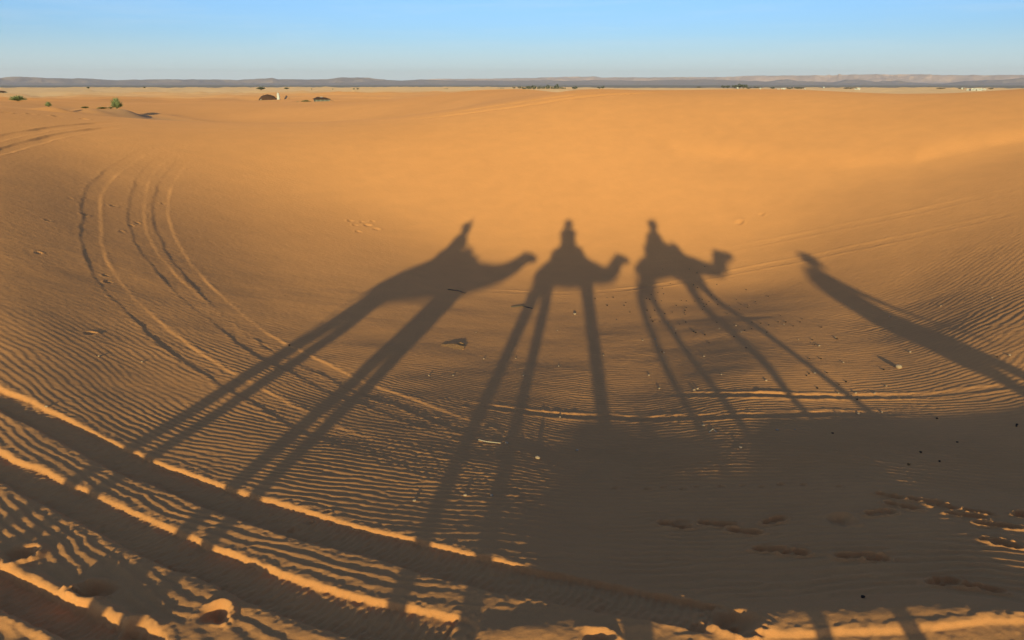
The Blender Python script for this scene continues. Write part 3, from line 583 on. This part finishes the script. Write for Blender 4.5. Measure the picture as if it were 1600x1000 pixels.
g_ = person((5.44, -.1, gw - .01), 0, 'person in long blue robe walking ahead of the camels, casting the lone shadow at right', 'person', walk, M_BLUE, M_DENIM, M_WHITE, .0145, 1.1)
bm = bmesh.new(); tube(bm, [(.16, 0, 1.42), (.06, 0, 1.25), (-.06, 0, 1.02), (-.16, 0, .80), (-.22, 0, .66)], [.10, .13, .15, .14, .09], 16, 1.1); link('cloak', bm, M_BLUE, g_, True)

# ------------------------------------------------------------------ camp beyond the rim
M_TENT = mat('brown_goat_hair', (.115, .058, .036), .95, .2, 3, .5, 20); M_TWALL = mat('pale_tent_wall', (.42, .36, .28), .95, .1, 2, .3, 12); M_GREYWALL = mat('grey_green_wall', (.20, .20, .165), .95, .25, 2, .3, 10)
M_PLASTER = mat('white_plaster', (.56, .53, .47), .9, .04, 1); M_WOOD = mat('grey_wood', (.12, .09, .065), .9, .1, 8); M_PANELM = mat('panel_dark', (.05, .025, .03), .5, .1, 3)
M_DOOR = mat('dark_opening', (.10, .07, .05), .9, .1, 2)
def hump_tent(p, w, h, d, label, peaks=3):
    t = thing('tent', p, label, 'tent', 'tents in the hollow beyond the rim', -math.atan2(p[0], p[1]) + .1); bm = bmesh.new(); n = 15; m = 9; V = []
    for i in range(n):
        u = i / (n - 1) * 2 - 1
        for j in range(m):
            v = j / (m - 1) * 2 - 1; e = 1 - abs(u) ** 2.3; r = (1 - abs(v) ** 1.7)
            z = h * (.26 + .74 * e ** .75 * r ** .8) + .07 * h * max(0, math.cos(u * math.pi * peaks)) * e * (r > .5) - .10 * h * abs(u) ** 3
            V.append(bm.verts.new((u * w / 2, v * d / 2 * (.72 + .28 * e), z)))
    for i in range(n - 1):
        for j in range(m - 1): bm.faces.new((V[i*m+j], V[(i+1)*m+j], V[(i+1)*m+j+1], V[i*m+j+1]))
    ro = link('roof', bm, M_TENT, t); sol = ro.modifiers.new('thick', 'SOLIDIFY'); sol.thickness = .03
    for s in (-1, 1):
        bm = bmesh.new(); a = [bm.verts.new((w / 2 * (k / 6 * 2 - 1) * .84, s * d / 2 * .80 + .03 * (k % 2), z)) for z in (0, h * .36) for k in range(7)]
        for k in range(6): bm.faces.new((a[k], a[k + 1], a[k + 8], a[k + 7]))
        wl_ = link('wall', bm, M_TWALL, t); so = wl_.modifiers.new('thick', 'SOLIDIFY'); so.thickness = .05
    for k in (-.45, -.1, .3):
        bm = bmesh.new(); tube(bm, [(k * w / 2, 0, 0), (k * w / 2, 0, h * 1.10)], [.04, .03], 6); link('tent_pole', bm, M_WOOD, t)
    bm = bmesh.new(); box(bm, (w * .12, -d / 2 * .84, h * .15), (.5, .05, h * .30)); link('door_flap', bm, M_DOOR, t)
    return t
hump_tent(TENT_A, 5.0, 1.75, 3.6, 'domed dark brown tent with a pale low wall, left of the white pillar')
hump_tent(TENT_C, 4.6, .9, 3.2, 'low dark brown tent at the far left edge below the mountains')
t = thing('hut', TENT_B, 'small grey walled hut with a sagging brown roof, right of the tilted dark panel', 'hut', None, .42); t.scale = (.8, .8, .8)
bm = bmesh.new(); box(bm, (0, 0, .42), (3.3, 2.2, .9)); link('wall', bm, M_GREYWALL, t)
for k in range(7):
    bm = bmesh.new(); box(bm, (-1.5 + k * .5, -1.12, .43), (.07, .06, .86)); link('wall_post', bm, M_WOOD if k % 2 else M_TWALL, t)
bm = bmesh.new(); V = [(-1.9,-1.35,.82),(1.9,-1.35,.78),(2.3,1.3,.72),(-1.9,1.3,.85),(-1.0,0,1.35),(.9,0,1.2)]; v = [bm.verts.new(q) for q in V]
for f in ((0,1,5,4),(1,2,5),(2,3,4,5),(3,0,4)): bm.faces.new([v[i] for i in f])
rf = link('roof', bm, M_TENT, t); rf.modifiers.new('thick', 'SOLIDIFY').thickness = .06
bm = bmesh.new(); box(bm, (-.1, -.3, 1.29), (.55, .3, .1), .3); link('roof_patch', bm, M_PLASTER, t)
bm = bmesh.new(); tube(bm, [(1.7, -1.2, .6), (2.6, -1.2, .35)], [.05, .03], 6); link('guy_line', bm, M_WOOD, t)
t = thing('white_pillar', PILLAR, 'tall white rounded pillar standing between the brown tent and the tilted dark panel', 'pillar')
bm = bmesh.new(); tube(bm, [(0, 0, .1), (.02, 0, .9), (-.02, 0, 1.6), (-.04, 0, 1.95)], [.42, .40, .34, .27], 12); link('shaft', bm, M_PLASTER, t, True)
bm = bmesh.new(); tube(bm, [(-.04, 0, 2.0), (-.03, 0, 2.12)], [.16, .10], 10); link('cap', bm, M_PLASTER, t, True)
t = thing('solar_panel', PANEL, 'dark board propped up aslant just right of the white pillar', 'panel')
bm = bmesh.new(); box(bm, (0, 0, .75), (.5, .06, 1.25), 0, .55); link('board', bm, M_PANELM, t)
bm = bmesh.new(); tube(bm, [(-.25, .1, -.1), (.1, .1, .8)], [.03, .03], 6); link('prop', bm, M_WOOD, t)
bm = bmesh.new(); box(bm, (0, 0, .28), (.9, .7, .55)); ball(bm, (-.2, 0, .6), .28); o = link('brown_bundle', bm, M_TENT); o.location = spot(431, 157.6, 216, 1); tag(o, 'low dark brown bundle on the sand between the domed tent and the white pillar', 'bundle')

# ------------------------------------------------------------------ bushes
M_BUSH = mat('broom_green', (.30, .32, .15), .9, .2, 6, col2=(.14, .17, .07)); M_BUSH2 = mat('olive_shrub', (.13, .135, .075), .95, .2, 3, col2=(.07, .075, .045)); M_LOW = mat('grass_green', (.17, .19, .07), .9, .2, 4, col2=(.10, .11, .05))
M_STEM = mat('dry_stem', (.22, .16, .10), .95, .1, 8)
def bush(loc, w, h, n, label, m, group=None, name='desert_bush', upright=.7, seed=1):
    r = random.Random(seed); t = thing(name, loc, label, 'bush', group); bm = bmesh.new()
    for k in range(n):
        a = r.uniform(0, 2 * math.pi); q = r.random() ** .6; el = (1 - q) * math.pi / 2 * .95 + .12; L = r.uniform(.72, 1.05)
        tip = Vector((math.cos(a) * w / 2 * math.cos(el) * L, math.sin(a) * w / 2 * math.cos(el) * L, h * math.sin(el) ** upright * L)); b0 = tip * r.uniform(.15, .5); side = Vector((-math.sin(a), math.cos(a), r.uniform(-.6, .6))) * (.022 * w + .006 * h)
        mid = (b0 + tip) / 2 + Vector((r.uniform(-.03, .03) * w, r.uniform(-.03, .03) * w, .05 * h))
        v = [bm.verts.new(p) for p in (b0, mid - side, tip, mid + side)]; bm.faces.new(v)
    link('foliage', bm, m, t); bm = bmesh.new()
    for k in range(7):
        a = r.uniform(0, 6.28); tube(bm, [(0, 0, -.05), (math.cos(a) * w * .12, math.sin(a) * w * .12, h * .3), (math.cos(a) * w * .25, math.sin(a) * w * .25, h * .55)], [.02 * w, .014 * w, .006 * w], 5)
    link('stem', bm, M_STEM, t); return t
bush(BUSH['round'], 1.22, 1.0, 300, 'round pale green broom bush, the largest, in the hollow beyond the rim', M_BUSH, seed=3)
bush((BUSH['left'][0], BUSH['left'][1], BUSH['left'][2]), 1.9, .66, 300, 'wide pale green bush near the left edge with a dark shaded side', M_BUSH, seed=4)
bush(BUSH['small'], .62, .42, 200, 'small green bush between the left edge bush and the round bush', M_BUSH, seed=5)
bush(BUSH['low_a'], .75, .16, 200, 'low flat green tuft left of the round bush, apart on bare sand', M_LOW, seed=6)
bush(BUSH['low_b'], 1.05, .16, 260, 'low flat green tuft touching the round bush on its left', M_LOW, seed=7)
bush(spot(173, 169.6, 75, 1.2), .6, .17, 120, 'low dark tuft squeezed against the foot of the round bush', M_LOW, seed=8)
SHL = ['wide olive shrub on the far pale dunes above the domed tent', 'olive shrub on the far pale dunes above the tilted dark panel', 'tiny green tuft in the hollow right of the tilted panel', 'green tuft in the hollow just left of the grey hut',
       'left one of two shrubs close together on the far pale dunes', 'right one of two shrubs close together on the far pale dunes', 'dark shrub on the far dunes above and left of the round bush', 'dark shrub on the far dunes above and right of the round bush', 'speck of a shrub on the far dunes above the grey hut', 'speck of a shrub on the far dunes just right of the grey hut']
for k, (a, b, R, w, h) in enumerate(SHRUBS):
    bush(SHW[k], w, h, 160, SHL[k], M_LOW if h < .8 else M_BUSH2, 'scattered desert shrubs', 'desert_shrub', .5, 20 + k)

# ------------------------------------------------------------------ oasis trees and white houses on the skyline
M_TREE = mat('tamarisk_green', (.085, .095, .055), .95, .2, .8, col2=(.05, .058, .035)); M_BARK = mat('bark', (.13, .10, .07), .95, .1, 2)
def tree_proto(kind):
    r = random.Random(50 + kind); t = thing('desert_tree', (0, 0, 0), 'x', 'tree', 'trees of the oasis'); bm = bmesh.new()
    for k in range(330):
        while True:
            p = Vector((r.uniform(-1, 1), r.uniform(-1, 1), r.uniform(-1, 1)))
            if p.length < 1: break
        q = p.normalized() * p.length ** .45
        if kind == 1: s = 1 - .55 * max(0, q.z); q = Vector((q.x * s * .5, q.y * s * .5, .55 + q.z * .46))
        else: q = Vector((q.x * .55, q.y * .55, .55 + q.z * .42 * (1 + .25 * math.sin(q.x * 7 + q.y * 5))))
        if noise(np.array([q.x * 3.1 + kind]), np.array([q.z * 3.1]), 9)[0] > .38: continue
        s = r.uniform(.05, .10); a = Vector((r.uniform(-1, 1), r.uniform(-1, 1), r.uniform(-.6, 1))).normalized(); u = a.orthogonal().normalized() * s; w = a.cross(u).normalized() * s * .8
        v = [bm.verts.new(q + d) for d in (-u, w, u, -w)]; bm.faces.new(v)
    link('crown', bm, M_TREE, t); bm = bmesh.new(); tube(bm, [(0, 0, -.05), (.02, 0, .2), (0, .02, .5)], [.05, .04, .02], 7)
    for a in (.5, 2.4, 4.3): tube(bm, [(.01, 0, .22), (math.cos(a) * .18, math.sin(a) * .18, .5)], [.022, .01], 5)
    link('trunk', bm, M_BARK, t); return t
PROT = [tree_proto(0), tree_proto(1)]; used = [False, False]
TL = {3: 'leftmost low tree of the tall grove, beside the sandy dune top', 4: 'second tree from the left in the tall grove', 5: 'third tree from the left in the tall grove', 6: 'tree in the middle left of the tall grove, before a gap', 7: 'pointed tree in the middle of the tall grove',
      8: 'round tree just right of the pointed tree of the grove', 9: 'tallest pointed tree of the grove near its right end'}
for k, (px, py, R, hp, wp, kind) in enumerate(TREES):
    o = PROT[kind] if not used[kind] else copy_tree(PROT[kind]); used[kind] = True
    o.location = TRW[k]; sc_ = R / FPX; o.scale = (wp * sc_ * 1.12, wp * sc_ * 1.12, hp * sc_ * 1.2); o.rotation_euler = (0, 0, k * 1.7)
    left = px < 820; mid = 820 <= px < 960
    nb = 'the tall grove at the middle of the skyline' if px < 960 else ('the second grove right of centre' if px < 1200 else ('the low white houses right of the second grove' if px < 1300 else 'the white houses toward the right end of the skyline'))
    side = 'left' if px < 1150 else 'right'
    rank = sorted([q for q in range(len(TREES))], key=lambda q: TREES[q][0]).index(k)
    ords = ['first','second','third','fourth','fifth','sixth','seventh','eighth','ninth','tenth','eleventh','twelfth','thirteenth','fourteenth','fifteenth','sixteenth','seventeenth','eighteenth','nineteenth']
    n_ = len(TREES); pos = (ords[rank] + ' tree from the left') if rank < n_ / 2 else (ords[n_ - 1 - rank] + ' tree from the right')
    o['label'] = ('slender pointed ' if kind else 'dark rounded ') + pos + ' along the skyline'
def house_proto():
    t = thing('white_house', (0, 0, 0), 'x', 'house', 'white houses on the skyline')
    bm = bmesh.new(); box(bm, (0, 0, .46), (1, .8, 1.0)); link('wall', bm, M_PLASTER, t)
    bm = bmesh.new()
    for c, s in (((0, -.405, 1.0), (1.03, .05, .14)), ((0, .405, 1.0), (1.03, .05, .14)), ((-.5, 0, 1.0), (.05, .76, .135)), ((.5, 0, 1.0), (.05, .76, .135))): box(bm, c, s)
    link('parapet', bm, M_PLASTER, t)
    bm = bmesh.new(); box(bm, (-.2, -.404, .30), (.14, .012, .55)); link('door', bm, M_DOOR, t)
    for x in (.12, .33):
        bm = bmesh.new(); box(bm, (x, -.404, .58), (.10, .012, .2)); link('window', bm, M_DOOR, t)
    return t
HP = house_proto()
HN = ['small white house at the foot of the second grove', 'tiny pale house right of the second grove', 'narrow white house left in the pair among low shrubs', 'wide white house right in the pair among low shrubs', 'lone white house on the dune crest below the pink cliffs',
      'cream house on the left of a pair below the dark flat topped hill', 'white house on the right of a pair below the dark flat topped hill', 'tiny white house at the right end of the low shrubs', 'small white house at the left end of the bright cluster', 'square white house second in the bright cluster',
      'longest white house in the bright cluster at right', 'last white house at the right end of the bright cluster', 'small pale house standing left of the bright cluster', 'tiny white house tucked beside the square one in the bright cluster',
      'first from the left of the far tiny white houses', 'second from the left of the far tiny white houses', 'third from the left of the far tiny white houses', 'fourth from the left of the far tiny white houses', 'last at right of the far tiny white houses']
for k, (px, py, R, wp, hp) in enumerate(HOUSES):
    o = HP if k == 0 else copy_tree(HP)
    s_ = R / FPX; o.location = HSW[k]; o.scale = (wp * s_, max(wp * s_ * .8, 3.0), hp * s_); o.rotation_euler = (0, 0, -math.atan2(HSW[k][0], HSW[k][1]) + .06 * ((k * 7) % 5 - 2)); o['label'] = HN[k]

# ------------------------------------------------------------------ small things lying on the sand of the bowl
M_STONE = mat('pale_stone', (.46, .31, .19), .9, .15, 30); M_PELLET = mat('dark_dropping', (.030, .022, .016), .95, .1, 40); M_CLOD = mat('crusted_sand', (.50, .24, .085), .95, .1, 12, .5, 60); M_TWIG = mat('dry_twig', (.16, .11, .07), .9, .1, 20); M_PALETWIG = mat('bleached_twig', (.50, .38, .26), .9, .1, 20)
def rock_mesh(name, seed, m, sub=2, flat=.7):
    r = random.Random(seed); bm = bmesh.new(); bmesh.ops.create_icosphere(bm, subdivisions=sub, radius=.5)
    for v in bm.verts:
        v.co *= 1 + .22 * float(noise(np.array([v.co.x * 2.3 + seed]), np.array([v.co.y * 2.3 + v.co.z * 1.7]), seed)[0]); v.co.z *= flat
    me = bpy.data.meshes.new(name); bm.to_mesh(me); bm.free(); me.materials.append(m); return me
ST = [rock_mesh('stone', 200 + k, M_STONE) for k in range(4)]; DR = [rock_mesh('dropping', 210 + k, M_PELLET, 1, .8) for k in range(3)]
def lay(name, me, px, py, size, label, cat, group=None, k=0):
    x, y = hit(px, py); o = bpy.data.objects.new(name, me); COL.objects.link(o); o.location = (x, y, gz(x, y) + size * .22); o.scale = (size, size * (.8 + .1 * (k % 4)), size); o.rotation_euler = (0, 0, k * 1.9); tag(o, label, cat, group); return o
STONES = [(1024,531,.040),(1026,541,.036),(1004,533,.034),(1037,552,.036),(1044,505,.03),(1056,515,.03),(1049,513,.03),(1100,557,.036),(1014,587,.045),(1030,607,.05),(1085,610,.05),(1090,608,.04),(871,517,.03),(943,556,.035),(873,572,.035),
          (818,588,.04),(806,560,.034),(1127,586,.035),(1197,595,.04),(1150,510,.03),(1124,515,.032),(1158,520,.03),(1225,508,.03),(1280,540,.045),(1305,527,.04),(1248,530,.03),(1318,566,.035),(1273,583,.035),(1337,615,.045),(1366,615,.045),(1385,603,.035),
          (1341,647,.045),(1378,645,.04),(1214,673,.05),(1157,701,.05),(1099,666,.045),(902,705,.05),(875,653,.045),(1577,555,.05),(1422,550,.045),(1310,615,.035),(1242,673,.03),(756,561,.04),(708,587,.035),(670,587,.04),(744,520,.03),(792,693,.05),(840,718,.06),(727,775,.05),(768,774,.05),(648,783,.04),(73,636,.045),(155,558,.05),(222,567,.04),(1550,465,.04),(1390,495,.04),(1470,478,.04)]
for k, (px, py, s) in enumerate(STONES): lay('pebble', ST[k % 4], px, py, s * .72, 'small pale pebble lying on the rippled sand with a long thin shadow', 'pebble', 'pale pebbles strewn on the rippled sand', k)
lay('stone', ST[1], 1404, 574, .10, 'largest rounded stone among the pebbles, under the lone shadow at right', 'stone', None, 2)
lay('stone', ST[2], 898, 491, .07, 'whitish stone lying beside the straight legs of the middle camel shadow', 'stone', None, 1)
r_ = random.Random(5); k = 0
DROPS = [(1028,458),(1035,451),(1101,417),(1089,427),(1035,421),(1077,421),(930,467),(958,465),(978,473),(1010,467),(1015,468),(1020,502),(1011,485),(452,540),(1558,558),(1322,596),(1311,600),(1339,625),(1464,654),(1589,663),(1588,666),(1438,707),(1301,678),(1468,721),(1533,801),(1348,936),(1381,577),(1265,560),(1283,560)]
for (cx, cy, n, sx, sy) in [(1090,475,34,90,26),(1000,480,12,60,20),(1210,500,14,70,30),(1120,520,12,80,30),(1300,560,8,70,40),(1420,690,2,120,50)]:
    for i in range(n): DROPS.append((cx + r_.gauss(0, sx * .5), cy + r_.gauss(0, sy * .5)))
for px, py in DROPS:
    lay('dropping', DR[k % 3], px, py, r_.uniform(.020, .031), 'dark round camel dropping lying on the sand among many others', 'dropping', 'camel droppings scattered in the bowl', k); k += 1
def stick(pts, r, name, label, m, lift=.01):
    W = [hit(*p) for p in pts]; P = [Vector((x, y, gz(x, y) + lift + (.012 if 0 < i < len(W) - 1 and len(W) > 2 else 0))) for i, (x, y) in enumerate(W)]
    bm = bmesh.new(); tube(bm, P, [r * (1 - .5 * i / len(P)) for i in range(len(P))], 7); o = link(name, bm, m); tag(o, label, 'twig')
stick([(700,453),(716,456),(727,459)], .012, 'twig', 'thin dark twig lying inside the leftmost camel shadow', M_TWIG, .012)
stick([(748,689),(760,693),(782,694)], .006, 'twig', 'pale bent twig lying left of the straight camel leg shadows', M_PALETWIG, .01)
stick([(1108,676),(1114,672),(1120,676)], .007, 'twig', 'tiny pale arched twig in the shade below the thin lit line', M_PALETWIG, .0)
stick([(799,481),(816,480),(832,483)], .014, 'twig', 'added dark strip for shaded footprints across the left hind leg shadow of the middle camel', M_TWIG, .006)  # added dark strip, stands for the shade in footprints rather than a twig
# tilted crust of sand with a wedge-shaped shadow
def clod(px, py, w, d, h, label, seed, rz=0.0):
    x, y = hit(px, py); r = random.Random(seed); bm = bmesh.new(); n = 11; top = []; bot = []
    for i in range(n):
        u = i / (n - 1) * 2 - 1; e = max(0, 1 - abs(u) ** 2.2)
        top.append(bm.verts.new((u * w / 2, d * (.5 + .2 * r.uniform(-1, 1)), h * e * r.uniform(.75, 1.1)))); bot.append(bm.verts.new((u * w / 2 * 1.04, -d * .5 * (e + .2) * r.uniform(.8, 1.1), -.01)))
    for i in range(n - 1): bm.faces.new((bot[i], bot[i + 1], top[i + 1], top[i]))
    o = link('sand_clod', bm, M_CLOD); o.modifiers.new('thick', 'SOLIDIFY').thickness = .025; o.location = (x, y, gz(x, y)); o.rotation_euler = (0, 0, rz); tag(o, label, 'sand clod')
clod(703, 543, .44, .20, .024, 'tilted crust of lit sand casting a dark wedge shadow, between two camel shadows', 1, -.15)
clod(719, 539, .13, .07, .032, 'small upright crust of sand against the right end of the tilted lit crust', 2, -.2)
